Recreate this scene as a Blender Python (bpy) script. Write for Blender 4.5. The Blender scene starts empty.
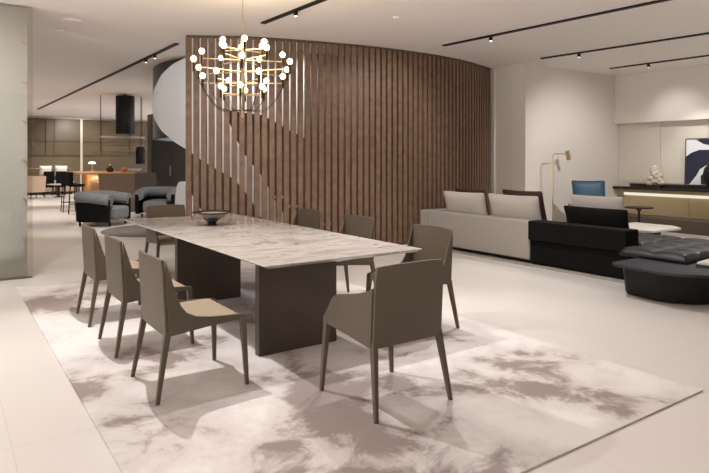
import bpy, bmesh, math, random
from mathutils import Vector, Matrix
random.seed(7)
PI = math.pi
scene = bpy.context.scene
COL = scene.collection
H = 3.45                                   # ceiling height

def lin(hexs):
    hexs = hexs.lstrip('#'); out = []
    for i in (0, 2, 4):
        c = int(hexs[i:i+2], 16) / 255
        out.append(c / 12.92 if c <= .04045 else ((c + .055) / 1.055) ** 2.4)
    return (*out, 1)

# ------------------------------------------------------------------ camera
cd = bpy.data.cameras.new('camera'); cam = bpy.data.objects.new('camera', cd); COL.objects.link(cam)
cam.location = (-1.844, -3.759, 1.5)
cam.rotation_euler = (PI / 2, 0, -math.atan2(.57, .8216))
cd.sensor_width = 36; cd.lens = 36 * 593 / 709
cd.shift_y = -76.5 / 709
cd.clip_start = .05; cd.clip_end = 200
scene.camera = cam
# ------------------------------------------------------------------ world, daylight and exposure
w = bpy.data.worlds.new('world'); scene.world = w; w.use_nodes = True
bg = w.node_tree.nodes['Background']
bg.inputs[0].default_value = (1.0, .99, .985, 1); bg.inputs[1].default_value = 2.4
scene.view_settings.view_transform = 'Standard'; scene.view_settings.look = 'None'
scene.view_settings.exposure = 0.18; scene.view_settings.gamma = 1; scene.view_settings.use_curve_mapping = False
WARM = (1.0, .955, .90); NEUT = (1.0, .992, .985)

def spot(loc, target, power, deg=70, blend=.5, color=WARM, r=.03, name='spot_light', parent=None):
    l = bpy.data.lights.new(name, 'SPOT'); l.energy = power; l.color = color
    l.spot_size = math.radians(deg); l.spot_blend = blend; l.shadow_soft_size = r
    o = bpy.data.objects.new(name, l); COL.objects.link(o); o.location = loc
    o.rotation_euler = (Vector(target) - Vector(loc)).to_track_quat('-Z', 'Y').to_euler()
    return o

def point(loc, power, r=.08, color=WARM):
    l = bpy.data.lights.new('lamp_light', 'POINT'); l.energy = power; l.color = color; l.shadow_soft_size = r
    o = bpy.data.objects.new('lamp_light', l); COL.objects.link(o); o.location = loc
    return o

# key spotlights of the ceiling tracks over the dining group, with added spots for niche and partition
spot((-.6, 1.55, 3.38), (-.3, .9, 0), 310, 88, .5, NEUT, .022)
spot((-.75, 3.4, 3.38), (-.5, 2.9, 0), 70, 80, .6, NEUT, .035)
spot((1.9, .9, 3.38), (1.6, -.4, 0), 180, 85, .7, NEUT, .04)
spot((3.4, .9, 3.38), (3.2, .3, 0), 205, 110, .7, NEUT, .05)
spot((3.7, 2.6, 3.38), (3.6, 2.6, 0), 120, 100, .7, NEUT, .05)
spot((1.9, 2.6, 3.38), (1.5, 4.7, 1.4), 100, 70, .7, WARM, .04)
spot((4.6, 2.2, 3.38), (4.4, 4.5, 1.6), 90, 80, .7, WARM, .04)
spot((7.0, 2.6, 3.36), (6.9, 2.3, .6), 170, 100, .8, NEUT, .05)
spot((7.6, .2, 3.36), (7.5, .2, .3), 260, 110, .8, NEUT, .05)
spot((7.9, 1.0, 3.36), (9.2, 4.1, .9), 210, 74, .8, NEUT, .04)
spot((9.72, 2.75, 3.32), (11.0, 2.6, 1.9), 40, 78, 1.0, NEUT, .04)
spot((9.75, 1.9, 3.33), (11.1, 2.3, 1.35), 75, 50, .8, NEUT, .04)  # second spot, added to brighten the niche panels
spot((9.9, .2, 3.36), (10.9, .6, 1.6), 150, 100, .9, NEUT, .05)
spot((-2.2, 1.6, 3.38), (-2.2, 4.8, 1.4), 330, 80, .9, NEUT, .05)  # added unseen spot, brightens the glass partition
# added unseen floods around and behind the camera, bounce light up to the ceiling
for x, y, p in ((-1.2, -4.4, 420), (2.0, -5.2, 420), (5.4, -5.0, 460), (8.4, -4.0, 460), (-4.6, -2.5, 300), (-4.6, 1.5, 240), (-4.2, 8.0, 90)):
    spot((x, y, 3.40), (x, y, 0), p, 92, .8, NEUT, .06)
# spots added at the stairwell behind the slats to brighten the white parapet
spot((2.3, 5.75, 3.40), (2.6, 6.0, 1.2), 60, 150, .8, NEUT, .05)
spot((3.6, 5.0, 3.40), (3.6, 5.6, 1.2), 60, 150, .8, NEUT, .05)
spot((-.6, 6.0, 3.38), (1.7, 7.6, 2.4), 60, 60, .8, NEUT, .05)  # added outside the stairwell to light the parapet from the left
# the far lounge and bar
spot((.9, 8.4, 3.38), (1.6, 11.2, .3), 380, 95, .7, WARM, .04)
spot((-.6, 8.6, 3.38), (-.6, 8.2, 0), 110, 90, .9, (1, .84, .64), .04)
spot((.6, 14.2, 3.38), (.6, 14.5, 0), 450, 95, .8, WARM, .05)
spot((1.3, 19.0, 3.38), (1.4, 20.0, 0), 550, 95, .8, WARM, .05)
spot((2.1, 23.5, 3.38), (2.2, 24.6, 0), 400, 90, .8, WARM, .05)
spot((3.0, 23.6, 3.38), (3.2, 26, 1.7), 190, 90, .8, WARM, .05)

# ------------------------------------------------------------------ materials
def mat(name, col, rough=.5, metal=0, spec=.5, noise=None, bump=None, coat=0):
    m = bpy.data.materials.new(name); m.use_nodes = True
    nt = m.node_tree; b = nt.nodes['Principled BSDF']
    c = lin(col) if isinstance(col, str) else col
    b.inputs['Base Color'].default_value = c
    b.inputs['Roughness'].default_value = rough; b.inputs['Metallic'].default_value = metal
    b.inputs['Specular IOR Level'].default_value = spec; b.inputs['Coat Weight'].default_value = coat
    if noise or bump:
        tc = nt.nodes.new('ShaderNodeTexCoord'); n = nt.nodes.new('ShaderNodeTexNoise')
        n.inputs['Scale'].default_value = (noise or bump)[0]; n.inputs['Detail'].default_value = 5
        nt.links.new(tc.outputs['Object'], n.inputs['Vector'])
        if noise:
            r = nt.nodes.new('ShaderNodeValToRGB')
            r.color_ramp.elements[0].position = .35; r.color_ramp.elements[1].position = .65
            r.color_ramp.elements[0].color = lin(noise[1]); r.color_ramp.elements[1].color = c
            nt.links.new(n.outputs['Fac'], r.inputs[0]); nt.links.new(r.outputs[0], b.inputs['Base Color'])
        if bump:
            n2 = nt.nodes.new('ShaderNodeTexNoise'); n2.inputs['Scale'].default_value = bump[0]
            nt.links.new(tc.outputs['Object'], n2.inputs['Vector'])
            bp = nt.nodes.new('ShaderNodeBump'); bp.inputs['Strength'].default_value = bump[1]; bp.inputs['Distance'].default_value = .01
            nt.links.new(n2.outputs['Fac'], bp.inputs['Height']); nt.links.new(bp.outputs[0], b.inputs['Normal'])
    return m

def emis(name, col, s):
    m = bpy.data.materials.new(name); m.use_nodes = True; nt = m.node_tree
    nt.nodes.remove(nt.nodes['Principled BSDF']); e = nt.nodes.new('ShaderNodeEmission')
    e.inputs[0].default_value = (*col, 1); e.inputs[1].default_value = s
    nt.links.new(e.outputs[0], nt.nodes['Material Output'].inputs[0]); return m

def glass(name, tint, rough=0.02, mixf=.25):
    m = bpy.data.materials.new(name); m.use_nodes = True; nt = m.node_tree
    nt.nodes.remove(nt.nodes['Principled BSDF'])
    t = nt.nodes.new('ShaderNodeBsdfTransparent'); t.inputs[0].default_value = lin(tint)
    g = nt.nodes.new('ShaderNodeBsdfGlossy'); g.inputs['Roughness'].default_value = rough
    fr = nt.nodes.new('ShaderNodeFresnel'); fr.inputs[0].default_value = 1.3 + mixf
    mx = nt.nodes.new('ShaderNodeMixShader')
    nt.links.new(fr.outputs[0], mx.inputs[0]); nt.links.new(t.outputs[0], mx.inputs[1]); nt.links.new(g.outputs[0], mx.inputs[2])
    nt.links.new(mx.outputs[0], nt.nodes['Material Output'].inputs[0]); return m

M = {}
M['ceiling'] = mat('ceiling_paint', '#f6efea', .9, spec=.2)
M['wall'] = mat('wall_paint', '#e9e1d9', .9, spec=.2)
M['floor_side'] = None
M['slat'] = mat('walnut_slats', '#846a56', .55, noise=(9, '#735a47'))
M['backing'] = mat('dark_walnut', '#5c4a3f', .6)
M['drum'] = mat('bronze_lacquer', '#35302b', .3, noise=(1.5, '#2b2723'))
M['drumwall'] = mat('walnut_drum', '#5b473b', .6, noise=(4, '#513f34'))
M['white'] = mat('white_plaster', '#e9e9ea', .6)
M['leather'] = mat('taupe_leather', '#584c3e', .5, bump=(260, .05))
M['seatlit'] = mat('taupe_leather_lit_seat', '#97866f', .55, bump=(260, .05))  # chair leather lightened to stand in for the light falling on the seats
M['slab'] = mat('bronze_slab', '#54483f', .42, metal=.35, noise=(3, '#4c4139'))
M['brass'] = mat('brass', '#d6be98', .32, metal=1)
M['bronze'] = mat('dark_bronze', '#453626', .35, metal=.8)
M['black'] = mat('black_metal', '#100e0c', .5, spec=.3)
M['blackfab'] = mat('black_fabric', '#0a0909', .9, spec=.2, bump=(300, .15))
M['blackleather'] = mat('black_leather', '#0f0f12', .45, spec=.4, bump=(120, .08))
M['sofagrey'] = mat('sofa_fabric', '#a29a93', .95, spec=.15, bump=(350, .12))
M['grey'] = mat('grey_fabric', '#bdb5ae', .95, spec=.15, bump=(350, .12))
M['brown'] = mat('brown_leather', '#3f261f', .5)
M['navy'] = mat('navy_oak', '#26252e', .55, noise=(14, '#201f27'))
M['boucle'] = mat('grey_boucle', '#8f9092', .95, noise=(60, '#5a5b5e'), bump=(90, .6))
M['blue'] = mat('blue_leather', '#1f475c', .5)
M['beigepanel'] = mat('beige_panel', '#c8b48c', .5)
M['nichepanel'] = mat('niche_panel', '#d8d0c2', .7)
M['darkwood'] = mat('dark_stained_wood', '#231a15', .45)
M['bench'] = mat('brown_plinth', '#5c4e41', .6)
M['cream'] = mat('cream_stone', '#ddd5c4', .7, noise=(16, '#b5a994'), bump=(30, .4))
M['stone'] = mat('pale_stone', '#d9d3ca', .35, noise=(5, '#c3bbb0'))
M['gold'] = mat('golden_veneer', '#b98a52', .45, noise=(6, '#a87a45'))
M['barbody'] = mat('taupe_veneer', '#6b5546', .5)
M['bardark'] = mat('dark_taupe_veneer', '#4b3f39', .5)
M['cab'] = mat('bronze_cabinet', '#6e5f47', .4, noise=(1.2, '#655640'))
M['cabline'] = mat('bronze_frame', '#5e4f3a', .4)
M['pillow'] = mat('white_pillow', '#cfc7ba', .9)
M['beige'] = mat('beige_fabric', '#b59c86', .9)
M['carpet'] = mat('grey_carpet', '#a59c93', 1, spec=.1, noise=(3, '#978e85'), bump=(200, .3))
M['darkcarpet'] = mat('dark_grey_carpet', '#736c66', 1, spec=.1, noise=(3, '#67605a'), bump=(200, .3))
M['bulb'] = emis('bulb_glow', (1.0, .78, .46), 5.5)
M['lens'] = emis('spot_lens', (1.0, .95, .88), 10)
M['strip'] = emis('shelf_light', (1.0, .90, .72), .8)
M['shade'] = emis('lamp_shade_glow', (1.0, .92, .78), 2.5)
M['frosted'] = mat('frosted_panel', '#d0ccce', .2, spec=.6, coat=.4)
M['glassedge'] = glass('green_glass', '#f8f8f4', .02, .1)
M['bowlglass'] = glass('smoked_glass', '#8d8480', .03, .35)
M['bowldark'] = mat('dark_bowl_glass', '#2c221f', .12, coat=.5)
M['paper'] = mat('book_paper', '#d9d4cc', .8)
M['paleshelf'] = mat('pale_metal', '#c9c2b0', .4, metal=.3)
M['rackglass'] = glass('rack_glass', '#d8d2bd')

def ramp_mat(name, stops, scale, rough, detail=8, dist=0, stretch=(1, 1, 1), bump=0, second=None):
    m = bpy.data.materials.new(name); m.use_nodes = True; nt = m.node_tree; b = nt.nodes['Principled BSDF']
    tc = nt.nodes.new('ShaderNodeTexCoord'); mp = nt.nodes.new('ShaderNodeMapping'); mp.inputs['Scale'].default_value = stretch
    n = nt.nodes.new('ShaderNodeTexNoise'); n.inputs['Scale'].default_value = scale; n.inputs['Detail'].default_value = detail
    n.inputs['Distortion'].default_value = dist; n.inputs['Roughness'].default_value = .62
    r = nt.nodes.new('ShaderNodeValToRGB')
    while len(r.color_ramp.elements) < len(stops): r.color_ramp.elements.new(.5)
    for e, (p, c) in zip(r.color_ramp.elements, stops): e.position = p; e.color = lin(c)
    nt.links.new(tc.outputs['Object'], mp.inputs['Vector']); nt.links.new(mp.outputs[0], n.inputs['Vector'])
    nt.links.new(n.outputs['Fac'], r.inputs[0])
    out = r.outputs[0]
    if second:                                  # finer pattern laid over the first
        n2 = nt.nodes.new('ShaderNodeTexNoise'); n2.inputs['Scale'].default_value = second[0]; n2.inputs['Detail'].default_value = 6
        n2.inputs['Distortion'].default_value = second[3]
        nt.links.new(mp.outputs[0], n2.inputs['Vector'])
        r2 = nt.nodes.new('ShaderNodeValToRGB'); r2.color_ramp.elements[0].position = second[1]; r2.color_ramp.elements[1].position = second[2]
        nt.links.new(n2.outputs['Fac'], r2.inputs[0])
        mx = nt.nodes.new('ShaderNodeMix'); mx.data_type = 'RGBA'; mx.blend_type = 'MIX'
        nt.links.new(r2.outputs[0], mx.inputs['Factor']); nt.links.new(out, mx.inputs['A']); mx.inputs['B'].default_value = lin(second[4])
        out = mx.outputs['Result']
    nt.links.new(out, b.inputs['Base Color']); b.inputs['Roughness'].default_value = rough
    if bump:
        n3 = nt.nodes.new('ShaderNodeTexNoise'); n3.inputs['Scale'].default_value = 250
        nt.links.new(tc.outputs['Object'], n3.inputs['Vector'])
        bp = nt.nodes.new('ShaderNodeBump'); bp.inputs['Strength'].default_value = bump; bp.inputs['Distance'].default_value = .004
        nt.links.new(n3.outputs['Fac'], bp.inputs['Height']); nt.links.new(bp.outputs[0], b.inputs['Normal'])
    return m

def rug_mat():
    m = bpy.data.materials.new('mottled_rug'); m.use_nodes = True; nt = m.node_tree; b = nt.nodes['Principled BSDF']
    L = nt.links.new; tc = nt.nodes.new('ShaderNodeTexCoord')
    def noise(scale, det, dist=0, rough=.6):
        n = nt.nodes.new('ShaderNodeTexNoise'); n.inputs['Scale'].default_value = scale; n.inputs['Detail'].default_value = det
        n.inputs['Distortion'].default_value = dist; n.inputs['Roughness'].default_value = rough; L(tc.outputs['Object'], n.inputs['Vector']); return n.outputs['Fac']
    def math_(op, x, y):
        k = nt.nodes.new('ShaderNodeMath'); k.operation = op
        for i, v in enumerate((x, y)):
            if isinstance(v, float): k.inputs[i].default_value = v
            else: L(v, k.inputs[i])
        return k.outputs[0]
    f = math_('ADD', math_('MULTIPLY', noise(.75, 2), .62), math_('MULTIPLY', noise(2.6, 10, .4, .68), .38))
    r = nt.nodes.new('ShaderNodeValToRGB'); st = [(.0, '#7a6c67'), (.43, '#938681'), (.472, '#c6bdb9'), (.56, '#dad3d0'), (1, '#d2cac6')]
    while len(r.color_ramp.elements) < len(st): r.color_ramp.elements.new(.5)
    for e, (p, c) in zip(r.color_ramp.elements, st): e.position = p; e.color = lin(c)
    L(f, r.inputs[0]); L(r.outputs[0], b.inputs['Base Color']); b.inputs['Roughness'].default_value = .95; b.inputs['Specular IOR Level'].default_value = .15
    bp = nt.nodes.new('ShaderNodeBump'); bp.inputs['Strength'].default_value = .4; bp.inputs['Distance'].default_value = .004
    L(noise(250, 2), bp.inputs['Height']); L(bp.outputs[0], b.inputs['Normal']); return m
M['rug'] = rug_mat()
M['marble'] = ramp_mat('beige_marble', [(.0, '#8d8275'), (.4, '#b0a79f'), (.5, '#c3bdb9'), (.62, '#aba097'), (1, '#8b7f70')],
                       1.6, .09, 8, 1.2, (.8, 2.2, 1), second=(5, .60, .72, 2.0, '#7b6d58'))

def floor_mat():
    m = bpy.data.materials.new('beige_floor_tile'); m.use_nodes = True; nt = m.node_tree; b = nt.nodes['Principled BSDF']
    tc = nt.nodes.new('ShaderNodeTexCoord'); br = nt.nodes.new('ShaderNodeTexBrick')
    br.offset = 0; br.inputs['Scale'].default_value = 1; br.inputs['Brick Width'].default_value = 1.2; br.inputs['Row Height'].default_value = 1.2
    br.inputs['Mortar Size'].default_value = .003; br.inputs['Mortar Smooth'].default_value = .3
    br.inputs['Color1'].default_value = lin('#d3ccc6'); br.inputs['Color2'].default_value = lin('#d1c9c3'); br.inputs['Mortar'].default_value = lin('#c4bdb8')
    mp = nt.nodes.new('ShaderNodeMapping'); mp.inputs['Location'].default_value = (.35, .2, 0)
    nt.links.new(tc.outputs['Object'], mp.inputs[0]); nt.links.new(mp.outputs[0], br.inputs['Vector'])
    nt.links.new(br.outputs['Color'], b.inputs['Base Color']); b.inputs['Roughness'].default_value = .32
    b.inputs['Specular IOR Level'].default_value = .35
    return m
M['floor'] = floor_mat()

# ------------------------------------------------------------------ mesh helpers
def bx(bm, x0, x1, y0, y1, z0, z1, mtx=None):
    vs = [bm.verts.new(Vector(p) if mtx is None else mtx @ Vector(p)) for p in
          ((x0, y0, z0), (x1, y0, z0), (x1, y1, z0), (x0, y1, z0), (x0, y0, z1), (x1, y0, z1), (x1, y1, z1), (x0, y1, z1))]
    for f in ((3, 2, 1, 0), (4, 5, 6, 7), (0, 1, 5, 4), (1, 2, 6, 5), (2, 3, 7, 6), (3, 0, 4, 7)):
        bm.faces.new([vs[i] for i in f])
    return vs

def loft(bm, rings, closed=True, caps=True):
    R = [[bm.verts.new(p) for p in ring] for ring in rings]; n = len(R[0])
    for a, b in zip(R, R[1:]):
        for i in range(n if closed else n - 1):
            j = (i + 1) % n; bm.faces.new((a[i], a[j], b[j], b[i]))
    if caps and closed:
        bm.faces.new(list(reversed(R[0]))); bm.faces.new(R[-1])
    return R

def tube(bm, pts, r, n=8, caps=True):
    pts = [Vector(p) for p in pts]; rings = []; up = None
    for i, p in enumerate(pts):
        d = (pts[min(i + 1, len(pts) - 1)] - pts[max(i - 1, 0)]).normalized()
        if up is None: up = Vector((0, 0, 1)) if abs(d.z) < .9 else Vector((1, 0, 0))
        a = d.cross(up).normalized(); b = a.cross(d).normalized(); up = b
        rr = r[i] if isinstance(r, (list, tuple)) else r
        rings.append([p + (a * math.cos(2 * PI * k / n) + b * math.sin(2 * PI * k / n)) * rr for k in range(n)])
    loft(bm, rings, True, caps)

def lathe(bm, prof, n=24, c=(0, 0, 0), a0=0, a1=2 * PI):
    full = abs(a1 - a0 - 2 * PI) < 1e-6
    rings = []
    for r, z in prof:
        rings.append([Vector((c[0] + r * math.cos(a0 + (a1 - a0) * k / (n if full else n - 1)), c[1] + r * math.sin(a0 + (a1 - a0) * k / (n if full else n - 1)), c[2] + z)) for k in range(n)])
    loft(bm, rings, full, full)

def prism(bm, poly, z0, z1, top=None):
    top = top or poly
    loft(bm, [[Vector((x, y, z0)) for x, y in poly], [Vector((x, y, z1)) for x, y in top]])

def prism_y(bm, poly, y0, y1):                       # polygon in x-z, extruded along y
    loft(bm, [[Vector((x, y0, z)) for x, z in poly], [Vector((x, y1, z)) for x, z in poly]])

def sheet(bm, fn, nu, nv, thick):                    # curved panel: fn(u,v) -> (front point, normal offset dir)
    F = []; B = []
    for i in range(nu + 1):
        f = []; b = []
        for j in range(nv + 1):
            p, d = fn(i / nu, j / nv); p = Vector(p); d = Vector(d)
            f.append(bm.verts.new(p)); b.append(bm.verts.new(p + d * thick))
        F.append(f); B.append(b)
    for i in range(nu):
        for j in range(nv):
            bm.faces.new((F[i][j], F[i + 1][j], F[i + 1][j + 1], F[i][j + 1])); bm.faces.new((B[i][j], B[i][j + 1], B[i + 1][j + 1], B[i + 1][j]))
    for i in range(nu):
        bm.faces.new((F[i][0], B[i][0], B[i + 1][0], F[i + 1][0])); bm.faces.new((F[i][nv], F[i + 1][nv], B[i + 1][nv], B[i][nv]))
    for j in range(nv):
        bm.faces.new((F[0][j], F[0][j + 1], B[0][j + 1], B[0][j])); bm.faces.new((F[nu][j], B[nu][j], B[nu][j + 1], F[nu][j + 1]))

def obj(name, bm, m, parent=None, bevel=0, seg=2, subsurf=0, loc=None, rot=None, angle=40):
    bmesh.ops.recalc_face_normals(bm, faces=bm.faces[:])
    me = bpy.data.meshes.new(name); bm.to_mesh(me); bm.free()
    me.materials.append(m)
    for p in me.polygons: p.use_smooth = True
    try: me.set_sharp_from_angle(angle=math.radians(angle))
    except Exception: pass
    o = bpy.data.objects.new(name, me); COL.objects.link(o)
    if parent: o.parent = parent
    if loc: o.location = loc
    if rot: o.rotation_euler = rot
    if bevel:
        b = o.modifiers.new('bevel', 'BEVEL'); b.width = bevel; b.segments = seg; b.limit_method = 'ANGLE'; b.angle_limit = math.radians(35); b.harden_normals = True
    if subsurf:
        s = o.modifiers.new('subsurf', 'SUBSURF'); s.levels = subsurf; s.render_levels = subsurf
    return o

def box(name, x0, x1, y0, y1, z0, z1, m, parent=None, bevel=.004, seg=2, **k):
    bm = bmesh.new(); bx(bm, x0, x1, y0, y1, z0, z1); return obj(name, bm, m, parent, bevel, seg, **k)

def tag(o, label, cat, group=None):
    o['label'] = label; o['category'] = cat
    if group: o['group'] = group
    return o

def thing(name, label, cat, loc=(0, 0, 0), rotz=0, group=None):
    o = bpy.data.objects.new(name, None); COL.objects.link(o); o.empty_display_size = .1
    o.location = loc; o.rotation_euler = (0, 0, rotz); return tag(o, label, cat, group)

def struct(o): o['kind'] = 'structure'; return o

def dup(root, loc, rotz, label, group=None):
    r = root.copy(); COL.objects.link(r); r.location = loc; r.rotation_euler = (0, 0, rotz); r['label'] = label
    if group: r['group'] = group
    for ch in list(root.children):
        c = ch.copy(); COL.objects.link(c); c.parent = r
        for g in list(ch.children):
            d = g.copy(); COL.objects.link(d); d.parent = c
    return r

def pillow_bm(w, h, t, n=10, puff=.5):               # cushion: w along y, h along z, t along x, soft edges
    bm = bmesh.new(); F = []; B = []
    for i in range(n + 1):
        f = []; b = []
        for j in range(n + 1):
            u = i / n * 2 - 1; v = j / n * 2 - 1
            k = max(0, (1 - abs(u) ** 3.2)) ** puff * max(0, (1 - abs(v) ** 3.2)) ** puff
            pin = 1 - .05 * (1 - abs(u) ** 2) * abs(v) ** 4; pin2 = 1 - .05 * (1 - abs(v) ** 2) * abs(u) ** 4
            y = u * w / 2 * pin2; z = h / 2 + v * h / 2 * pin; x = t / 2 * (k * .85 + .15)
            f.append(bm.verts.new((x, y, z))); b.append(bm.verts.new((-x, y, z)))
        F.append(f); B.append(b)
    for i in range(n):
        for j in range(n):
            bm.faces.new((F[i][j], F[i + 1][j], F[i + 1][j + 1], F[i][j + 1])); bm.faces.new((B[i][j], B[i][j + 1], B[i + 1][j + 1], B[i + 1][j]))
    for i in range(n):
        bm.faces.new((F[i][0], B[i][0], B[i + 1][0], F[i + 1][0])); bm.faces.new((F[i][n], F[i + 1][n], B[i + 1][n], B[i][n]))
        bm.faces.new((F[0][i], F[0][i + 1], B[0][i + 1], B[0][i])); bm.faces.new((F[n][i], B[n][i], B[n][i + 1], F[n][i + 1]))
    return bm

# ================================================================== the room
struct(box('floor', -7, 11.5, -6.5, 26.3, -.1, 0, M['floor'], bevel=0))
struct(box('ceiling', -7, 11.5, -6.5, 26.3, H, H + .1, M['ceiling'], bevel=0))
struct(box('wall_back', -7, 9, 26.1, 26.3, 0, H, M['wall'], bevel=0))
struct(box('wall_left', -7.2, -7, 4.9, 26.3, 0, H, M['wall'], bevel=0))
M['frontwall'] = mat('front_wall', '#7a6d62', .8)
struct(box('wall_front', -7, 11.5, -6.7, -6.5, 0, H, M['frontwall'], bevel=0))
# far right corner: the jog beside the slatted screen, the sofa wall and the niche wall
struct(box('wall_corner', 7.8, 11.5, 4.1, 6.2, 0, H, M['wall'], bevel=0))
struct(box('wall_right', 10.95, 11.5, -6.5, 4.1, 2.34, H, M['wall'], bevel=0))
struct(box('wall_niche', 11.12, 11.5, -6.5, 4.1, 0, 2.34, M['nichepanel'], bevel=0))
for k in range(5):
    y0 = 4.1 - .99 * (k + 1)
    struct(box('trim_%d' % (k + 1), 11.105, 11.12, y0 + .006, y0 + .984, .99, 2.34, M['nichepanel'], bevel=.003))
for k in range(5):
    y0 = 4.1 - 1.6 * (k + 1)
    struct(box('trim_%d' % (k + 6), 11.09, 11.12, y0 + .005, y0 + 1.595, .28, .70, M['beigepanel'], bevel=.003))

struct(box('trim_11', 7.745, 7.799, 4.87, 4.93, 0, H, M['wall'], bevel=.003))
# slatted timber screen
KEY = [(1.285, 5.36), (2.06, 4.93), (2.95, 4.66), (4.14, 4.45), (5.47, 4.42), (6.6, 4.60), (7.72, 4.98)]
def catmull(P, per=24):
    P = [Vector((*p, 0)) for p in P]; P = [2 * P[0] - P[1]] + P + [2 * P[-1] - P[-2]]; out = []
    for i in range(1, len(P) - 2):
        for k in range(per):
            t = k / per; a, b, c, d = P[i - 1], P[i], P[i + 1], P[i + 2]
            out.append(.5 * ((2 * b) + (c - a) * t + (2 * a - 5 * b + 4 * c - d) * t * t + (3 * b - a - 3 * c + d) * t ** 3))
    out.append(P[-2]); return out
CURVE = catmull(KEY)
def along(step, start=0.0):
    res = []; acc = 0; nxt = start
    for a, b in zip(CURVE, CURVE[1:]):
        L = (b - a).length
        while nxt <= acc + L:
            d = (b - a).normalized(); res.append((a + d * (nxt - acc), d)); nxt += step
        acc += L
    return res
scr = thing('slatted_screen', 'tall curved walnut slatted screen wrapping the white staircase', 'screen', (4.5, 4.5, 0))
def rel(p, base=(4.5, 4.5)): return Vector((p.x - base[0], p.y - base[1], 0))
bm = bmesh.new()
for p, d in along(.118, .03):
    n = Vector((d.y, -d.x, 0))                       # outward, to the dining side
    mtx = Matrix.Translation(rel(p)) @ Matrix(((d.x, n.x, 0, 0), (d.y, n.y, 0, 0), (0, 0, 1, 0), (0, 0, 0, 1)))
    bx(bm, -.0415, .0415, -.05, .02, .03, H - .03, mtx)
obj('slats', bm, M['slat'], scr, .004, 1)
def rail_bm(z0, z1, off0, off1, i0=0, i1=None):
    bm = bmesh.new(); pts = CURVE[i0:i1]; rings = []
    for i, p in enumerate(pts):
        d = (pts[min(i + 1, len(pts) - 1)] - pts[max(i - 1, 0)]).normalized(); n = Vector((d.y, -d.x, 0)); q = rel(p)
        rings.append([q + n * off0 + Vector((0, 0, z0)), q + n * off1 + Vector((0, 0, z0)), q + n * off1 + Vector((0, 0, z1)), q + n * off0 + Vector((0, 0, z1))])
    loft(bm, rings); return bm
obj('head_rail', rail_bm(H - .03, H, -.06, .03), M['backing'], scr)
obj('foot_rail', rail_bm(0, .03, -.06, .03), M['backing'], scr)
obj('backing_panel', rail_bm(.03, H - .03, -.10, -.065, 92), M['backing'], scr)

# staircase drum and white parapets
CX, CY = 4.7, 8.4
st = thing('spiral_staircase', 'white spiral staircase against a dark drum behind the slatted screen', 'staircase', (CX, CY, 0))
bm = bmesh.new(); lathe(bm, [(2.95, 0), (2.95, H), (2.85, H), (2.85, 0)], 48, a0=math.radians(203), a1=math.radians(318)); obj('drum_wall', bm, M['drumwall'], st)
bm = bmesh.new(); lathe(bm, [(2.95, 1.95), (2.95, H), (2.85, H), (2.85, 1.95)], 48, a0=math.radians(95), a1=math.radians(203)); obj('fascia', bm, M['drum'], st)
def interp(tab, a):
    if a <= tab[0][0]: return tab[0][1]
    for (a0, z0), (a1, z1) in zip(tab, tab[1:]):
        if a <= a1: return z0 + (z1 - z0) * (a - a0) / (a1 - a0)
    return tab[-1][1]
L1 = [(179, 2.62), (182.3, 2.34), (189, 2.08), (198, 1.84), (205, 1.68), (212, 1.47), (221.5, 1.22), (224.3, 1.12), (227, .96), (229.5, .79), (232, .55), (240, -.1)]
UL = [(179, 2.64), (182.3, 2.9), (189, 3.16), (197, 3.33), (205, 3.43), (208, 3.45), (260, 3.45)]
U1 = [(219.4, 2.41), (224.2, 1.86), (226.3, 1.64), (229, 1.46), (231.8, 1.3), (234.3, 1.09), (237, .82), (246, .05)]
L2 = [(219.4, 2.41), (233.3, 2.31), (237, 2.2), (243, 2.02), (247, 1.91), (262, 1.5)]
def shell(bm, angs, lo, hi, r=3.08, t=.06):
    rings = []
    for a in angs:
        A = math.radians(a); c = Vector((math.cos(A), math.sin(A), 0))
        z0 = max(0, lo(a)); z1 = max(z0 + .004, hi(a))
        rings.append([c * r + Vector((0, 0, z0)), c * (r - t) + Vector((0, 0, z0)), c * (r - t) + Vector((0, 0, z1)), c * r + Vector((0, 0, z1))])
    loft(bm, rings)
bm = bmesh.new()
shell(bm, [179 + (219.4 - 179) * k / 40 for k in range(41)], lambda a: interp(L1, a), lambda a: min(H, interp(UL, a)))
obj('parapet', bm, M['white'], st)
bm = bmesh.new(); shell(bm, [219.4 + 21 * k / 26 for k in range(27)], lambda a: interp(L1, a), lambda a: interp(U1, a)); obj('parapet', bm, M['white'], st)
bm = bmesh.new(); shell(bm, [219.4 + 29 * k / 40 for k in range(41)], lambda a: interp(L2, a), lambda a: H); obj('parapet', bm, M['white'], st)
bm = bmesh.new(); LB = [(199, .6), (199.8, .98), (201.2, 1.09), (203.5, 1.1), (206, .9), (210, .62), (214, .35)]
shell(bm, [199 + 15 * k / 24 for k in range(25)], lambda a: 0, lambda a: interp(LB, a), 3.12); obj('newel_panel', bm, M['white'], st)
# steps behind the parapet
for k in range(9):
    bm = bmesh.new(); a = math.radians(262 - k * 6.0); z = .17 * (k + 1)
    mtx = Matrix.Rotation(a, 4, 'Z'); bx(bm, 2.96, 3.015, -.16, .16, z - .04, z, mtx); obj('step', bm, M['white'], st)

# glass partition at the left
gp = thing('glass_partition', 'pale frosted glass partition panel at the left edge of the photo', 'partition', (-2.6, 4.8, 0))
box('frosted_panel', -2.4, 1.64, .04, .10, .02, H - .001, M['frosted'], gp, .003)
box('glass_sheet', -2.4, 1.69, -.012, .012, 0, H - .001, M['glassedge'], gp, .002)
box('floor_channel', -2.4, 1.69, .013, .12, 0, .018, M['paleshelf'], gp, .002)
for k, z in enumerate((.5, 1.0, 1.5, 2.0, 2.5, 3.0)):
    bm = bmesh.new(); lathe(bm, [(.001, -.02), (.016, -.02), (.016, .03), (.001, .03)], 10)
    obj('standoff', bm, M['brass'], gp, rot=(PI / 2, 0, 0), loc=(1.60, -.01, z))

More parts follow.
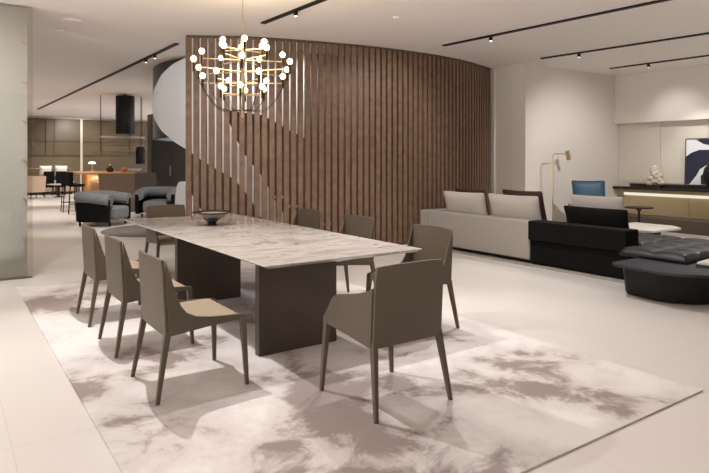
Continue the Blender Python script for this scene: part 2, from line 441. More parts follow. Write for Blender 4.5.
# ================================================================== carpets
def flat(name, poly, h, m, label, cat, loc, bevel=.004):
    bm = bmesh.new(); prism(bm, poly, 0, h); o = obj(name, bm, m, None, bevel, loc=loc); return tag(o, label, cat)
flat('area_rug', [(-1.67, -3.04), (1.67, -3.04), (1.67, 3.03), (-1.67, 3.03)], .012, M['rug'],
     'large pale rug with mottled taupe blotches under the dining table', 'rug', (.53, 1.15, 0))
flat('sofa_carpet', [(-1.9, -2.3), (2.6, -2.3), (2.6, 2.18), (-1.9, 2.18)], .012, M['carpet'],
     'grey carpet under the sectional sofa and coffee table', 'carpet', (6.85, 1.9, 0))
flat('round_rug', [(1.25 * math.cos(2 * PI * k / 48), 1.25 * math.sin(2 * PI * k / 48)) for k in range(48)], .012, M['darkcarpet'],
     'round grey rug under the two dark armchairs', 'rug', (2.05, 9.05, 0))
RZ = .012

# ================================================================== dining table
TZ = .76
tb = thing('dining_table', 'long dining table with polished beige marble top on two dark slab legs', 'table', (.725, 1.97, RZ))
bm = bmesh.new()
R = [[(-.725 + i, -1.97 + i), (.725 - i, -1.97 + i), (.725 - i, 1.97 - i), (-.725 + i, 1.97 - i)] for i in (.05, .004, 0, 0, .004)]
Z = [TZ - .034, TZ - .012, TZ - .008, TZ - .003, TZ]
loft(bm, [[Vector((x, y, z - RZ)) for x, y in r] for r, z in zip(R, Z)]); obj('tabletop', bm, M['marble'], tb, angle=5)
box('underframe', -.52, .52, -1.6, 1.7, TZ - .062 - RZ, TZ - .034 - RZ, M['slab'], tb)
for y in (-1.64, .27):
    box('leg', -.61, .09, y, y + .07, 0, TZ - .034 - RZ, M['slab'], tb, .006)

# ------------------------------------------------------------------ dining chairs (front faces +x)
def chair(label, loc, rz, arms=False):
    t = thing('dining_chair', label, 'chair', loc, rz, 'dining chairs around the marble table')
    def back(u, v):
        y = (u * 2 - 1); hw = .265 - .012 * max(0, v - .8) / .2
        z = .395 + .488 * v - .012 * abs(y) ** 3 * (1 if v > .9 else 0)
        x = -.222 - .026 * v - .028 * (1 - y * y) * (.2 + .8 * v)
        return (x, y * hw, z), (-1, 0, 0)
    bm = bmesh.new(); sheet(bm, back, 16, 10, .022); obj('backrest', bm, M['leather'], t, .006, 2)
    W = [(-.222, .395), (-.236, .62), (-.247, .868), (-.23, .82), (-.202, .73), (-.175, .645), (-.148, .575), (-.11, .528), (-.05, .498), (.05, .482), (.15, .475), (.26, .468), (.285, .462), (.292, .44), (.20, .432), (.02, .42), (-.12, .405)]
    if arms: W = [(-.222, .395), (-.236, .60), (-.243, .75), (-.20, .725), (-.10, .695), (.04, .665), (.14, .645), (.19, .615), (.25, .53), (.29, .475), (.298, .44), (.20, .432), (.02, .42), (-.12, .405)]
    for s in (-1, 1):
        bm = bmesh.new(); y = .265 * s; prism_y(bm, W, y - .009, y + .009); obj('side_panel', bm, M['leather'], t, .004, 2)
    def seat(u, v):
        x = -.235 + .515 * u; y = (v * 2 - 1) * .258
        z = .474 - .008 * math.sin(PI * u) * (1 - (v * 2 - 1) ** 2) - (.03 * max(0, (u - .86) / .14) ** 2)
        return (x, y, z), (0, 0, -1)
    bm = bmesh.new(); sheet(bm, seat, 14, 8, .032); obj('seat', bm, M['seatlit'], t, .004, 2)
    for s in (-1, 1):
        for front in (0, 1):
            bm = bmesh.new()
            top = Vector((.27, .256 * s, .455)) if front else Vector((-.226, .25 * s, .43)); bot = Vector((.288, .288 * s, 0)) if front else Vector((-.30, .288 * s, 0))
            rings = []
            for q in range(6):
                f = q / 5; p = bot.lerp(top, f); a = .0125 + .0085 * f; b = .012 + .007 * f
                rings.append([p + Vector((dx, dy, 0)) for dx, dy in ((-a, -b), (a, -b), (a, b), (-a, b))])
            loft(bm, rings); obj('leg', bm, M['leather'], t, .005, 2)
    return t
G = 'dining chairs around the marble table'
c0 = chair('taupe leather dining chair on the left side of the table, nearest the camera', (-.475, .17, RZ), 0)
dup(c0, (-.475, 1.215, RZ), 0, 'taupe leather dining chair in the middle of the row of three left of the table')
dup(c0, (-.475, 2.21, RZ), 0, 'taupe leather dining chair farthest back in the row of three left of the table')
dup(c0, (1.60, .32, RZ), PI, 'taupe leather dining chair right of the table, beside the near head chair')
dup(c0, (1.60, 1.47, RZ), PI, 'middle taupe dining chair of the three on the right side of the table')
dup(c0, (1.60, 2.56, RZ), PI, 'dark taupe dining chair back farthest along the right side, against the slatted screen')
c1 = chair('taupe dining chair at the near head of the table, back to the camera', (.455, -.775, RZ), PI / 2, True)
dup(c1, (.63, 4.02, RZ), -PI / 2, 'taupe dining chair at the far head of the table, facing the camera')

# bowl on the table
bw = thing('glass_bowl', 'dark smoked glass footed bowl on the far end of the marble table', 'bowl', (.67, 2.71, TZ))
bm = bmesh.new(); lathe(bm, [(.06, .062), (.10, .076), (.16, .104), (.212, .140), (.217, .142), (.165, .112), (.105, .088), (.06, .074)], 40); obj('bowl_body', bm, M['bowlglass'], bw)
bm = bmesh.new(); rr_ = .217; tube(bm, [(rr_ * math.cos(2 * PI * k / 40), rr_ * math.sin(2 * PI * k / 40), .146) for k in range(41)], .006, 8); obj('rim', bm, M['bowldark'], bw)
bm = bmesh.new(); lathe(bm, [(.001, .018), (.045, .018), (.06, .045), (.11, .078), (.104, .082), (.05, .062), (.001, .06)], 32); obj('dark_core', bm, M['bowldark'], bw)
bm = bmesh.new(); lathe(bm, [(.001, 0), (.062, 0), (.064, .006), (.048, .018), (.001, .018)], 32); obj('foot', bm, M['bowlglass'], bw)

# ================================================================== chandelier
ch = thing('chandelier', 'tiered brass chandelier with glowing round bulbs above the dining table', 'chandelier', (.82, 2.2, H))
bm = bmesh.new(); lathe(bm, [(.001, -.03), (.06, -.03), (.065, 0), (.001, 0)], 24); obj('ceiling_rose', bm, M['brass'], ch)
bm = bmesh.new(); tube(bm, [(0, 0, -.02), (0, 0, -.62)], .006, 8); obj('suspension_rod', bm, M['brass'], ch)
bm = bmesh.new(); lathe(bm, [(.001, -.60), (.012, -.60), (.022, -.63), (.022, -1.34), (.014, -1.40), (.014, -1.44), (.022, -1.47), (.012, -1.49), (.001, -1.49)], 16); obj('stem', bm, M['brass'], ch)
tiers = [(2.69, .25, 6, 10), (2.58, .43, 6, 40), (2.455, .565, 6, 5), (2.33, .43, 6, 28), (2.205, .25, 6, 0)]
for z, r, n, ph in tiers:
    for k in range(n):
        a = math.radians(ph + 360 * k / n); zz = z - H; dx, dy = math.cos(a), math.sin(a)
        bm = bmesh.new(); tube(bm, [(dx * .02, dy * .02, zz), (dx * r, dy * r, zz)], .0065, 6)
        arm = obj('arm', bm, M['brass'], ch)
        bm = bmesh.new(); lathe(bm, [(.001, -.05), (.011, -.05), (.013, -.01), (.013, .045), (.001, .045)], 8, (dx * r, dy * r, zz)); obj('bulb_holder', bm, M['bronze'], arm)
        bm = bmesh.new(); lathe(bm, [(.001, .042), (.013, .046), (.027, .062), (.031, .08), (.027, .096), (.013, .108), (.001, .11)], 12, (dx * r, dy * r, zz)); obj('bulb', bm, M['bulb'], arm)
        if k % 2 == 0 or r > .5:
            end = Vector((dx * .015, dy * .015, -1.42)); s0 = Vector((dx * r, dy * r, zz - .05)); pts = []
            for q in range(11):
                f = q / 10; p = s0.lerp(end, f); low = min(s0.z, -1.36) - .03 - .05 * r
                p.z = (1 - f) ** 2 * s0.z + 2 * f * (1 - f) * (2 * low - .5 * (s0.z + end.z)) * 1.0 + f * f * end.z if False else s0.z + (low - s0.z) * math.sin(PI / 2 * min(1, f * 1.6)) + (end.z - low) * max(0, (f - .62) / .38) ** 2
                pts.append(p)
            bm = bmesh.new(); tube(bm, pts, .0028, 4); obj('cable', bm, M['black'], ch)
point((.82, 2.2, 2.83), 40, .3, (1.0, .82, .58))

# ================================================================== ceiling fittings
def track(p0, p1, label, heads):
    a = Vector(p0); b = Vector(p1); d = (b - a); L = d.length; rz = math.atan2(d.y, d.x)
    t = thing('track_light', label, 'track light', (a.x, a.y, H), rz, 'black ceiling light tracks')
    box('track_channel', 0, L, -.036, .036, -.022, -.001, M['black'], t, .002)
    for x in heads:
        bm = bmesh.new(); lathe(bm, [(.001, -.022), (.014, -.022), (.014, -.035), (.030, -.035), (.030, -.09), (.026, -.09), (.026, -.085), (.001, -.085)], 16, (x, 0, 0))
        hd = obj('spot_head', bm, M['black'], t)
        bm = bmesh.new(); lathe(bm, [(.001, -.0865), (.024, -.0865), (.024, -.085), (.001, -.085)], 12, (x, 0, 0)); obj('lens', bm, M['lens'], hd)
    return t
track((1.36, 6.05), (1.14, 21.77), 'long black ceiling track with two spots running to the bar on the left', (1.2, 1.75))
track((1.88, 3.89), (2.05, -1.2), 'short black ceiling track ending over the table beside the chandelier', (.9,))
track((5.13, 3.64), (5.5, -2.5), 'black ceiling track ending near the slatted screen, first of the three on the right', (1.0,))
track((7.55, 3.52), (8.0, -2.2), 'black ceiling track with a hanging spot, middle of the three on the right', (.78,))
track((9.77, 3.48), (9.95, -2.2), 'black ceiling track closest to the shelf wall at the far right', (.82,))
def disc(name, x, y, r, label, cat, m=None):
    bm = bmesh.new(); lathe(bm, [(.001, -.025), (r * .8, -.025), (r, -.008), (r, 0), (.001, 0)], 20); tag(obj(name, bm, m or M['ceiling'], loc=(x, y, H)), label, cat)
disc('smoke_detector', -.40, 6.07, .07, 'small round ceiling disc above the glass partition, farther of two', 'smoke detector')
disc('ceiling_speaker', -.37, 5.27, .12, 'larger round flush disc in the ceiling at the upper left', 'ceiling speaker')
disc('sprinkler_head', 3.23, 2.56, .05, 'tiny round fitting in the ceiling above the middle of the slatted screen', 'sprinkler')

# ================================================================== sectional sofa
gs = thing('sofa', 'light grey fabric sofa section with its back to the dining table', 'sofa', (5.5, 3.05, RZ))
def B(name, x0, x1, y0, y1, z0, z1, m, par, bev=.02, base=(5.5, 3.05)): return box(name, x0 - base[0], x1 - base[0], y0 - base[1], y1 - base[1], z0 - RZ, z1 - RZ, m, par, bev, 3)
B('plinth', 5.14, 6.1, 1.85, 4.12, .012, .065, M['black'], gs, .004)
B('back_panel', 5.06, 5.28, 1.80, 3.96, .065, .625, M['sofagrey'], gs)
B('arm', 5.06, 6.15, 3.965, 4.17, .065, .625, M['sofagrey'], gs)
B('seat_cushion', 5.285, 6.15, 1.80, 3.96, .065, .42, M['sofagrey'], gs, .03)
bs = thing('sofa', 'black sofa section joined to the near end of the grey sofa', 'sofa', (5.5, 1.05, RZ))
b2 = (5.5, 1.05)
B('plinth', 5.11, 5.29, .36, 1.78, .012, .03, M['black'], bs, .004, b2)
B('base', 5.07, 5.30, .31, 1.795, .03, .36, M['blackfab'], bs, .02, b2)
B('back_panel', 5.02, 5.30, .30, 1.795, .36, .635, M['blackfab'], bs, .02, b2)
B('seat_cushion', 5.305, 6.15, 1.45, 1.795, .09, .42, M['blackfab'], bs, .03, b2)
def cushion(name, w, h, t, loc, rot, m, label, group=None):
    o = obj(name, pillow_bm(w, h, t), m, None, 0, 2, 1); o.location = loc; o.rotation_euler = rot; return tag(o, label, 'cushion', group)
LB_ = math.radians
cushion('back_cushion', .98, .56, .20, (5.455, 3.38, .43), (0, LB_(-14), 0), M['grey'], 'grey back cushion on the far half of the grey sofa', 'grey sofa back cushions')
cushion('back_cushion', 1.0, .56, .20, (5.455, 2.33, .43), (0, LB_(-14), 0), M['grey'], 'grey back cushion next to the black sofa section', 'grey sofa back cushions')
cushion('throw_pillow', .66, .58, .14, (5.66, 3.40, .455), (0, LB_(-17), LB_(4)), M['brown'], 'dark brown pillow peeking over the far grey cushion', 'brown sofa pillows')
cushion('throw_pillow', .84, .60, .14, (5.665, 2.30, .46), (0, LB_(-15), LB_(-4)), M['brown'], 'dark brown pillow leaning past the grey cushion nearest the black section', 'brown sofa pillows')
cushion('back_cushion', .98, .39, .18, (5.46, .97, .485), (0, LB_(-14), 0), M['blackfab'], 'black back cushion on the black sofa section')
cushion('throw_pillow', .80, .46, .16, (5.68, 1.08, .565), (0, LB_(-14), LB_(3)), M['grey'], 'pale grey pillow behind the black back cushion')

# daybed with navy platform
db = thing('daybed', 'low dark platform daybed with tufted black leather cushion at the right edge', 'daybed', (5.3, -.5, RZ))
def rr(pts): return [(x - 5.3, y + .5) for x, y in pts]
topo = [(4.30, .04), (4.22, -.02), (4.14, -.58), (4.19, -.74), (4.36, -.95), (4.62, -1.05), (6.5, -1.05), (6.5, 1.43), (5.33, 1.43), (5.33, .04)]
baso = [(4.52, .02), (4.42, -.06), (4.36, -.42), (4.38, -.56), (4.52, -.76), (4.70, -.86), (6.4, -.86), (6.4, 1.42), (5.36, 1.42), (5.36, .02)]
bas2 = [(4.46, .02), (4.36, -.06), (4.30, -.44), (4.32, -.60), (4.46, -.82), (4.68, -.92), (6.4, -.92), (6.4, 1.42), (5.36, 1.42), (5.36, .02)]
bm = bmesh.new(); prism(bm, rr(baso), 0, .318, rr(bas2)); obj('base', bm, M['black'], db, .006)
bm = bmesh.new(); prism(bm, rr(topo), .318, .35); obj('platform_top', bm, M['navy'], db, .005)
# tufted cushion: grid with dimples
def tufted(x0, x1, y0, y1, cx_, cy_):
    bm = bmesh.new(); nx, ny = 13 * cx_, 13 * cy_; zt = .475 - RZ; zb = .35; T = []
    for i in range(nx + 1):
        row = []
        for j in range(ny + 1):
            fx, fy = i / nx, j / ny
            puff = (abs(math.sin(PI * fx * cx_)) ** .45) * (abs(math.sin(PI * fy * cy_)) ** .45)
            z = zb + .05 + (zt - zb - .05) * (.45 + .55 * puff) if 0 < i < nx and 0 < j < ny else zb + .045
            row.append(bm.verts.new((x0 + (x1 - x0) * fx, y0 + (y1 - y0) * fy, z)))
        T.append(row)
    for i in range(nx):
        for j in range(ny): bm.faces.new((T[i][j], T[i + 1][j], T[i + 1][j + 1], T[i][j + 1]))
    ring = [T[i][0] for i in range(nx + 1)] + [T[nx][j] for j in range(1, ny + 1)] + [T[i][ny] for i in range(nx - 1, -1, -1)] + [T[0][j] for j in range(ny - 1, 0, -1)]
    mx, my = (x0 + x1) / 2, (y0 + y1) / 2
    low1 = [bm.verts.new((v.co.x + (.012 if v.co.x > mx else -.012), v.co.y + (.012 if v.co.y > my else -.012), zb + .025)) for v in ring]
    low = [bm.verts.new((v.co.x, v.co.y, zb)) for v in ring]; n = len(ring)
    for i in range(n):
        j = (i + 1) % n; bm.faces.new((ring[i], ring[j], low1[j], low1[i])); bm.faces.new((low1[i], low1[j], low[j], low[i]))
    bm.faces.new(low); obj('tufted_cushion', bm, M['blackleather'], db, angle=80)
tufted(-.50, 1.1, -.02, .755, 5, 2)
tufted(.06, 1.1, .79, 1.90, 3, 3)
DB = .35 + RZ
def book(w, d, h, loc, rz, cover, label):
    t = thing('book', label, 'book', loc, rz, 'books on the dark platform')
    bm = bmesh.new(); bx(bm, -w / 2, w / 2, -d / 2, d / 2, 0, .003); bx(bm, -w / 2, w / 2, -d / 2, d / 2, h - .003, h); bx(bm, -w / 2, -w / 2 + .003, -d / 2, d / 2, .003, h - .003); obj('cover', bm, cover, t)
    bm = bmesh.new(); bx(bm, -w / 2 + .003, w / 2 - .005, -d / 2 + .004, d / 2 - .004, .003, h - .003); obj('pages', bm, M['paper'], t)
M['coverdark'] = mat('dark_book_cover', '#2d2c2e', .5); M['coverpale'] = mat('pale_book_cover', '#cfcac2', .5)
book(.34, .26, .028, (4.92, -.75, DB), math.radians(8), M['coverdark'], 'dark book lying at the bottom of the stack on the daybed platform')
book(.30, .23, .022, (4.93, -.745, DB + .028), math.radians(5), M['coverpale'], 'pale book lying on top of the dark book at the right edge')

# stone coffee table
ct = thing('coffee_table', 'low coffee table with pale stone top and dark block base beyond the black sofa', 'table', (8.0, 1.75, RZ))
bm = bmesh.new(); prism(bm, [(-.66, -.12), (-.5, -.42), (.33, -.46), (.55, -.2), (.55, .46), (-.1, .52), (-.62, .3)], .315, .352); obj('tabletop', bm, M['stone'], ct, .006)
bm = bmesh.new(); prism(bm, [(-.33, -.22), (.1, -.24), (.2, .25), (-.3, .2)], 0, .315); obj('base', bm, M['bronze'], ct, .006)
# round side table
rt = thing('side_table', 'small round dark side table beside the blue armchair', 'table', (9.78, 2.85, 0))
bm = bmesh.new(); lathe(bm, [(.001, .52), (.26, .52), (.27, .53), (.27, .545), (.001, .545)], 36); obj('tabletop', bm, M['darkwood'], rt)
bm = bmesh.new(); lathe(bm, [(.001, 0), (.17, 0), (.17, .012), (.03, .03), (.025, .45), (.07, .52), (.001, .52)], 20); obj('pedestal', bm, M['bronze'], rt)

# blue armchair
ac = thing('armchair', 'armchair with blue leather back cushion and slim wooden frame by the white wall', 'armchair', (8.52, 3.05, RZ + .004), math.radians(-132))
bm = bmesh.new(); bm2 = pillow_bm(.66, .62, .15); bm.free(); o = obj('back_cushion', bm2, M['blue'], ac, 0, 2, 1, (-.24, 0, .48), (0, math.radians(-14), 0))
o = obj('seat_cushion', pillow_bm(.64, .62, .15), M['blue'], ac, 0, 2, 1, (-.2, 0, .42), (0, math.radians(86), 0))
M['oak'] = mat('pale_oak', '#9a8b76', .5)
for s in (-1, 1):
    bm = bmesh.new(); tube(bm, [(.34, .36 * s, 0), (.33, .37 * s, .35), (.30, .38 * s, .58), (.24, .385 * s, .61), (-.1, .385 * s, .60), (-.34, .38 * s, .60), (-.37, .375 * s, .50), (-.36, .36 * s, .25), (-.38, .36 * s, 0)], .018, 8); obj('arm_frame', bm, M['oak'], ac)
box('seat_rail', -.36, .36, -.36, .36, .30, .34, M['oak'], ac, .008)
# floor lamp
fl = thing('floor_lamp', 'slim brass reading floor lamp with a tilted cylinder head by the white wall', 'lamp', (8.25, 3.78, 0))
bm = bmesh.new(); lathe(bm, [(.001, 0), (.13, 0), (.13, .015), (.012, .02), (.001, .02)], 24); obj('base', bm, M['brass'], fl)
bm = bmesh.new(); tube(bm, [(0, 0, .015), (0, 0, 1.56), (.012, 0, 1.605), (.05, 0, 1.625), (.46, 0, 1.625)], .011, 8); obj('pole', bm, M['brass'], fl)
bm = bmesh.new(); lathe(bm, [(.001, -.10), (.045, -.10), (.045, .09), (.001, .09)], 16); obj('lamp_head', bm, M['brass'], fl, loc=(.50, 0, 1.60), rot=(0, math.radians(-18), 0))

# ================================================================== shelf wall
sh = thing('wall_shelf', 'long dark wooden wall shelf with a light strip under it', 'shelf', (10.85, 1.0, .84))
box('shelf_board', 0, .25, -5, 3.09, .0, .055, M['darkwood'], sh, .004)
box('upper_board', .12, .25, -5, 2.75, .075, .13, M['darkwood'], sh, .004)
box('shelf_spacer', .15, .25, -5, 2.75, .055, .075, M['darkwood'], sh, 0)
box('light_strip', .18, .24, -5, 2.92, -.14, -.075, M['strip'], sh, .004)
box('strip_housing', .16, .235, -5, 2.95, -.075, 0, M['beigepanel'], sh, .003)
tag(box('low_bench', 10.55, 11.085, -5, 4.05, 0, .27, M['bench'], None, .006), 'low brown plinth bench along the foot of the shelf wall', 'bench')
SZ = .895
# sculpture
sc = thing('sculpture', 'cream stone sculpture of piled rounded lumps standing on the dark shelf', 'sculpture', (10.95, 3.13, SZ))
box('plinth', -.10, .02, -.13, .13, 0, .06, M['darkwood'], sc, .004)
bm = bmesh.new(); rnd = random.Random(5)
for k in range(30):
    f = (k + .5) / 30; z = .09 + .36 * f; rad = .17 * (1 - f * .85) * (.8 + .4 * (k % 3 == 0)); a = k * 2.4; s = .08 - .03 * f
    g = bmesh.ops.create_icosphere(bm, subdivisions=2, radius=s, matrix=Matrix.Translation((-.045 + math.cos(a) * rad * .45, math.sin(a) * rad, z)) @ Matrix.Diagonal((1, 1.15, .8, 1)))
    for v in g['verts']: v.co += Vector((rnd.uniform(-1, 1), rnd.uniform(-1, 1), rnd.uniform(-1, 1))) * .008
obj('stone_pile', bm, M['cream'], sc, angle=70)
# leaning picture
pc = thing('picture', 'leaning framed picture with navy shapes on white at the right edge', 'picture', (11.06, 2.06, SZ + .075), 0)
tilt = (0, math.radians(3), 0)
pw, ph = 1.0, .98
def pbox(name, a0, a1, z0, z1, x0, x1, m): return box(name, x0, x1, a0, a1, z0, z1, m, pc, 0, rot=tilt)
pbox('canvas', -pw / 2 + .01, pw / 2 - .01, .01, ph - .01, -.03, -.012, M['white'])
bm = bmesh.new()
for a0, a1, z0, z1 in ((-pw / 2, pw / 2, 0, .012), (-pw / 2, pw / 2, ph - .012, ph), (-pw / 2, -pw / 2 + .012, .012, ph - .012), (pw / 2 - .012, pw / 2, .012, ph - .012)): bx(bm, -.045, -.01, a0, a1, z0, z1)
obj('frame', bm, M['black'], pc, rot=tilt)
M['ink'] = mat('navy_paint', '#23233a', .7)
def shape(pts):                                        # in picture plane: (distance from left edge, height)
    bm = bmesh.new(); loft(bm, [[Vector((-.0335, pw / 2 - a, z)) for a, z in pts], [Vector((-.029, pw / 2 - a, z)) for a, z in pts]]); obj('painted_shape', bm, M['ink'], pc, rot=tilt)
shape([(.015, .02), (.015, .60), (.12, .68), (.28, .74), (.5, .74), (.62, .66), (.62, .5), (.45, .44), (.30, .34), (.24, .22), (.12, .05), (.08, .015)])
shape([(.22, .95), (.36, .86), (.5, .83), (.98, .80), (.98, .965), (.3, .965)])
shape([(.33, .02), (.32, .20), (.42, .30), (.60, .33), (.80, .25), (.85, .02)])
# dark round vase in front
bm = bmesh.new(); lathe(bm, [(.001, 0), (.11, 0), (.20, .08), (.27, .2), (.285, .31), (.26, .43), (.18, .53), (.07, .57), (.06, .60), (.001, .60)], 32)
bmesh.ops.transform(bm, matrix=Matrix.Diagonal((.45, 1, 1, 1)), verts=bm.verts[:])
tag(obj('vase', bm, M['blackleather'], loc=(10.86, 1.83, SZ)), 'large dark round vase in front of the picture, cut by the right edge', 'vase')
# ================================================================== far lounge
def lounge_armchair(loc, rz, label):
    t = thing('lounge_armchair', label, 'armchair', loc, rz, 'grey boucle tub armchairs')
    def U(r, n=18):                                   # open towards +x
        pts = [(.42, -r)] + [(-.08 + r * math.cos(a), r * math.sin(a)) for a in [math.radians(-90 - 180 * k / n) for k in range(n + 1)]] + [(.42, r)]
        return pts
    bm = bmesh.new(); rings = []
    for (xo, yo), (xi, yi) in zip(U(.50), U(.40)):
        rings.append([Vector((xo, yo, .10)), Vector((xi, yi, .10)), Vector((xi, yi, .62)), Vector((xo * 1.02, yo * 1.02, .62))])
    loft(bm, rings); obj('shell', bm, M['blackfab'], t, .02, 2)
    bm = bmesh.new(); P = U(.42); tube(bm, [Vector((x, y, .64 - (.06 if x > .2 else 0))) for x, y in P], .135, 12); obj('back_roll', bm, M['boucle'], t)
    bm = bmesh.new(); prism(bm, [(.52 if abs(a) < .01 else .5, a) for a in (-.3, 0, .3)] + [(-.35, .3), (-.4, 0), (-.35, -.3)], .14, .44); obj('seat_cushion', bm, M['boucle'], t, .08, 4)
    for x in (-.36, .36):
        for y in (-.34, .34):
            bm = bmesh.new(); lathe(bm, [(.001, 0), (.022, 0), (.028, .10), (.001, .10)], 10, (x, y, 0)); obj('leg', bm, M['black'], t)
    return t
a1 = lounge_armchair((1.2, 10.85, 0), math.radians(-42), 'dark tub armchair in grey boucle, nearer of the two by the bar')
dup(a1, (2.88, 12.2, 0), math.radians(-120), 'dark tub armchair in grey boucle facing the camera beside the stair')

bar = thing('bar_counter', 'island bar with golden lit end and taupe front behind the armchairs', 'bar counter', (2.3, 15.0, 0))
box('counter_top', -.98, .46, -1.02, 1.75, 1.11, 1.15, M['gold'], bar, .004)
box('end_panel', -.56, -.54, -.98, 1.5, .02, 1.11, M['gold'], bar, .002)
box('front_panel', -.54, .42, -1.0, 1.5, .0, 1.11, M['barbody'], bar, .003)
box('side_unit', .425, 1.05, -.98, 1.2, 0, 1.12, M['bardark'], bar, .003)
point((1.45, 15.4, .95), 7, .05, (1, .75, .42))
def stool(loc, rz, label):
    t = thing('bar_stool', label, 'stool', loc, rz, 'black bar stools at the bar')
    bm = bmesh.new(); lathe(bm, [(.001, .76), (.19, .76), (.22, .79), (.21, .83), (.001, .84)], 20); obj('seat', bm, M['blackfab'], t)
    for x in (-.15, .15):
        for y in (-.15, .15):
            bm = bmesh.new(); tube(bm, [(x * 1.3, y * 1.3, 0), (x, y, .77)], .014, 6); obj('leg', bm, M['black'], t)
    bm = bmesh.new()
    for z in (.28,):
        tube(bm, [(-.18, -.18, z), (.18, -.18, z), (.18, .18, z), (-.18, .18, z), (-.18, -.18, z)], .01, 6)
    obj('foot_rest', bm, M['black'], t)
    bm = bmesh.new(); lathe(bm, [(.21, .80), (.225, .80), (.245, 1.16), (.23, 1.16)], 14, a0=math.radians(110), a1=math.radians(250)); obj('backrest', bm, M['blackfab'], t)
    for f in list(t.children): pass
    return t
s0 = stool((1.16, 15.05, 0), math.radians(0), 'black bar stool with low curved back, farther of the two at the bar')
dup(s0, (1.20, 14.2, 0), math.radians(-8), 'black bar stool with low curved back, nearer of the two at the bar')
# things on the bar
pt = thing('pot', 'dark metal teapot shape standing on the bar counter', 'pot', (2.15, 14.5, 1.15))
bm = bmesh.new(); lathe(bm, [(.001, 0), (.07, 0), (.11, .06), (.11, .11), (.05, .17), (.03, .19), (.001, .19)], 18); obj('pot_body', bm, M['bronze'], pt)
bm = bmesh.new(); lathe(bm, [(.001, .19), (.03, .19), (.014, .22), (.001, .23)], 12); obj('lid_knob', bm, M['brass'], pt)
bm = bmesh.new(); lathe(bm, [(.001, 0), (.06, 0), (.085, .05), (.07, .11), (.02, .14), (.001, .14)], 16)
M['orange'] = mat('terracotta', '#b5683f', .6); tag(obj('gourd', bm, M['orange'], loc=(2.52, 14.45, 1.15)), 'small orange rounded ornament on the bar beside the white dish', 'ornament')
bm = bmesh.new(); lathe(bm, [(.001, .0), (.08, .0), (.16, .03), (.22, .09), (.21, .09), (.14, .045), (.001, .02)], 24); tag(obj('white_dish', bm, M['white'], loc=(2.78, 14.3, 1.15)), 'white shallow dish on the right end of the bar', 'dish')
tl = thing('table_lamp', 'small mushroom lamp with glowing white shade on the far end of the bar', 'lamp', (2.03, 16.4, 1.15))
bm = bmesh.new(); lathe(bm, [(.001, 0), (.07, 0), (.07, .012), (.01, .02), (.01, .24), (.001, .24)], 14); obj('stem', bm, M['brass'], tl)
bm = bmesh.new(); lathe(bm, [(.001, .23), (.11, .23), (.105, .26), (.06, .30), (.001, .31)], 20); obj('lamp_shade', bm, M['shade'], tl)
# hood and rack over the bar
hd = thing('extractor_hood', 'tall black cylinder hood hanging from the ceiling above the bar', 'hood', (2.6, 14.6, 0))
bm = bmesh.new(); lathe(bm, [(.001, 2.27), (.25, 2.27), (.265, 2.29), (.265, 3.38), (.25, 3.40), (.001, 3.40)], 32); obj('hood_body', bm, M['black'], hd)
bm = bmesh.new(); lathe(bm, [(.001, 3.40), (.03, 3.40), (.03, H - .001), (.001, H - .001)], 10); obj('ceiling_mount', bm, M['bronze'], hd)
rk = thing('hanging_rack', 'thin metal rack with glass shelf hung on rods around the black hood', 'rack', (2.62, 15.1, 0))
for x in (-.58, .62):
    for y in (.1,):
        bm = bmesh.new(); tube(bm, [(x, y, 1.72), (x, y, H - .001)], .014, 6); obj('rod', bm, M['bronze'], rk)
M['paleshelf'] = mat('pale_metal', '#c9c2b0', .4, metal=.3)
bm = bmesh.new()
for y in (-.12, .32): bx(bm, -.62, .66, y - .012, y + .012, 2.16, 2.22)
for x in (-.62, .64): bx(bm, x, x + .02, -.108, .308, 2.16, 2.22)
obj('shelf_frame', bm, M['paleshelf'], rk)
box('glass_shelf', -.6, .64, -.107, .307, 2.18, 2.19, M['rackglass'], rk, 0)
bm = bmesh.new()
for z in (1.74, 1.95):
    for y in (-.1, .3): tube(bm, [(-.58, y, z), (.62, y, z)], .012, 6)
obj('lower_bars', bm, M['brass'], rk)
hrf = thing('hood_reflection', 'black rounded cylinder right of the tall hood, standing in for its mirror image', 'reflection', (3.08, 14.75, 0))  # solid and its cord added in place of the hood's reflection in dark glass
bm = bmesh.new(); lathe(bm, [(.001, 1.38), (.12, 1.38), (.135, 1.41), (.135, 1.84), (.10, 1.89), (.001, 1.89)], 24); obj('reflection_body', bm, M['black'], hrf)
bm = bmesh.new(); tube(bm, [(0, 0, 1.88), (0, 0, H - .001)], .006, 6); obj('added_cord', bm, M['black'], hrf)

tc_ = thing('tall_cabinet', 'dark tall glazed cabinet behind the armchair that faces the camera', 'cabinet', (4.35, 15.2, 0))
box('carcass', -.80, .9, .02, .5, 0, 2.95, M['drum'], tc_, .004)
for x in (-.78, -.17):
    d = box('door', x, x + .6, -.01, .018, .05, 2.91, M['drum'], tc_, .003)
    box('handle', x + .54, x + .56, -.035, -.012, 1.0, 1.3, M['brass'], d, .002)
# bronze cabinet wall at the very back
cb = thing('display_cabinet', 'wall of bronze tinted display cabinets along the far back wall', 'cabinet', (4.0, 25.9, 0))
box('back_panel', -3.6, 4.6, .1, .19, 0, 3.36, M['cab'], cb, 0)
for z in (1.70, 2.34, 3.33):
    box('shelf', -3.6, 4.6, .04, .1, z, z + .04, M['cabline'], cb, .002)
for x in (-3.55, -2.05, -1.7, .3, 1.6, 3.2, 4.5):
    box('upright', x - .02, x + .02, .05, .1, 1.74, 2.34, M['cabline'], cb, 0)
    box('upright', x - .02, x + .02, .05, .1, 2.38, 3.33, M['cabline'], cb, 0)
box('lit_post', -.70, -.60, -.30, -.252, 0, 3.38, M['paleshelf'], cb, .003)
box('base_unit', -3.6, 4.6, -.25, .1, 0, .75, M['cabline'], cb, .003)

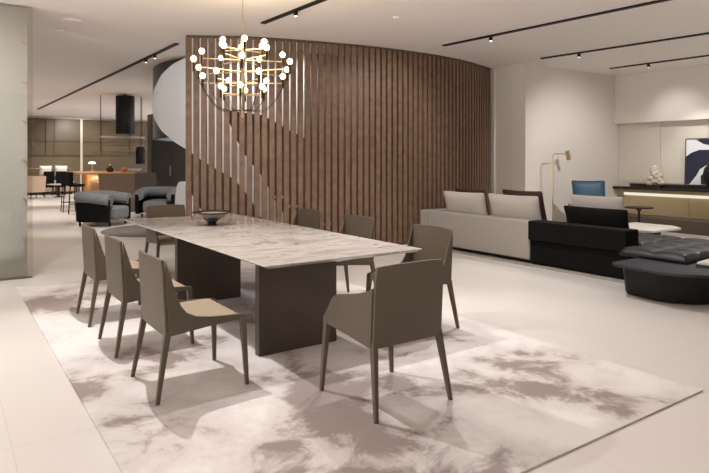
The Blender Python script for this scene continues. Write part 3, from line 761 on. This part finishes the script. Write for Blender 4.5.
# back sofa group
bsf = thing('back_sofa', 'pale sofa against the cabinets in the far left background', 'sofa', (2.0, 25.2, 0))
box('seat', -1.3, .9, -.45, .35, .12, .60, M['beige'], bsf, .04, 3)
box('backrest', -1.3, .9, .15, .4, .60, 1.15, M['cabline'], bsf, .04, 3)
for x in (-1.2, .8):
    for y in (-.4, .3): box('foot', x - .03, x + .03, y - .03, y + .03, 0, .12, M['black'], bsf, 0)
for x, r, lab in ((1.80, 8, 'white pillow on the left of the back sofa'), (2.42, -6, 'white pillow on the right of the back sofa')):
    cushion('pillow', .50, .44, .2, (x, 25.05, .82), (0, math.radians(10), math.radians(-90 + r)), M['pillow'], lab, 'white pillows on the back sofa')
for x, lab in ((1.82, 'dark square low chair in front of the back sofa, left of two'), (2.28, 'dark square low chair in front of the back sofa, right of two')):
    t = thing('low_chair', lab, 'chair', (x, 24.3, 0), 0, 'dark low chairs by the back sofa')
    box('backrest', -.2, .2, -.25, -.17, .34, 1.02, M['blackfab'], t, .02); box('seat', -.2, .2, -.17, .2, .34, .42, M['blackfab'], t, .02)
    for q in (-.17, .17):
        box('leg', q - .015, q + .015, -.2, -.17, 0, .34, M['black'], t, 0); box('leg', q - .015, q + .015, .15, .18, 0, .34, M['black'], t, 0)
t = thing('low_table', 'pale topped low table beside the dark chairs in the background', 'table', (2.0, 22.8, 0))
bm = bmesh.new(); lathe(bm, [(.001, .50), (.42, .50), (.43, .53), (.001, .53)], 28); obj('tabletop', bm, M['stone'], t)
bm = bmesh.new(); lathe(bm, [(.001, 0), (.22, 0), (.06, .05), (.05, .46), (.12, .50), (.001, .50)], 18); obj('pedestal', bm, M['black'], t)
bc = thing('tub_chair', 'beige upholstered tub chair at the far left beside the glass partition', 'chair', (1.08, 22.6, 0), math.radians(25))
bm = bmesh.new(); lathe(bm, [(.40, .24), (.46, .24), (.50, .86), (.43, .88)], 22, a0=math.radians(60), a1=math.radians(300)); obj('shell', bm, M['beige'], bc, .01)
bm = bmesh.new(); lathe(bm, [(.001, .24), (.40, .24), (.41, .44), (.001, .47)], 24); obj('seat', bm, M['beige'], bc)
for k in range(4):
    a = PI / 4 + k * PI / 2; bm = bmesh.new(); tube(bm, [(.42 * math.cos(a), .42 * math.sin(a), 0), (.30 * math.cos(a), .30 * math.sin(a), .25)], .018, 6); obj('leg', bm, M['black'], bc)
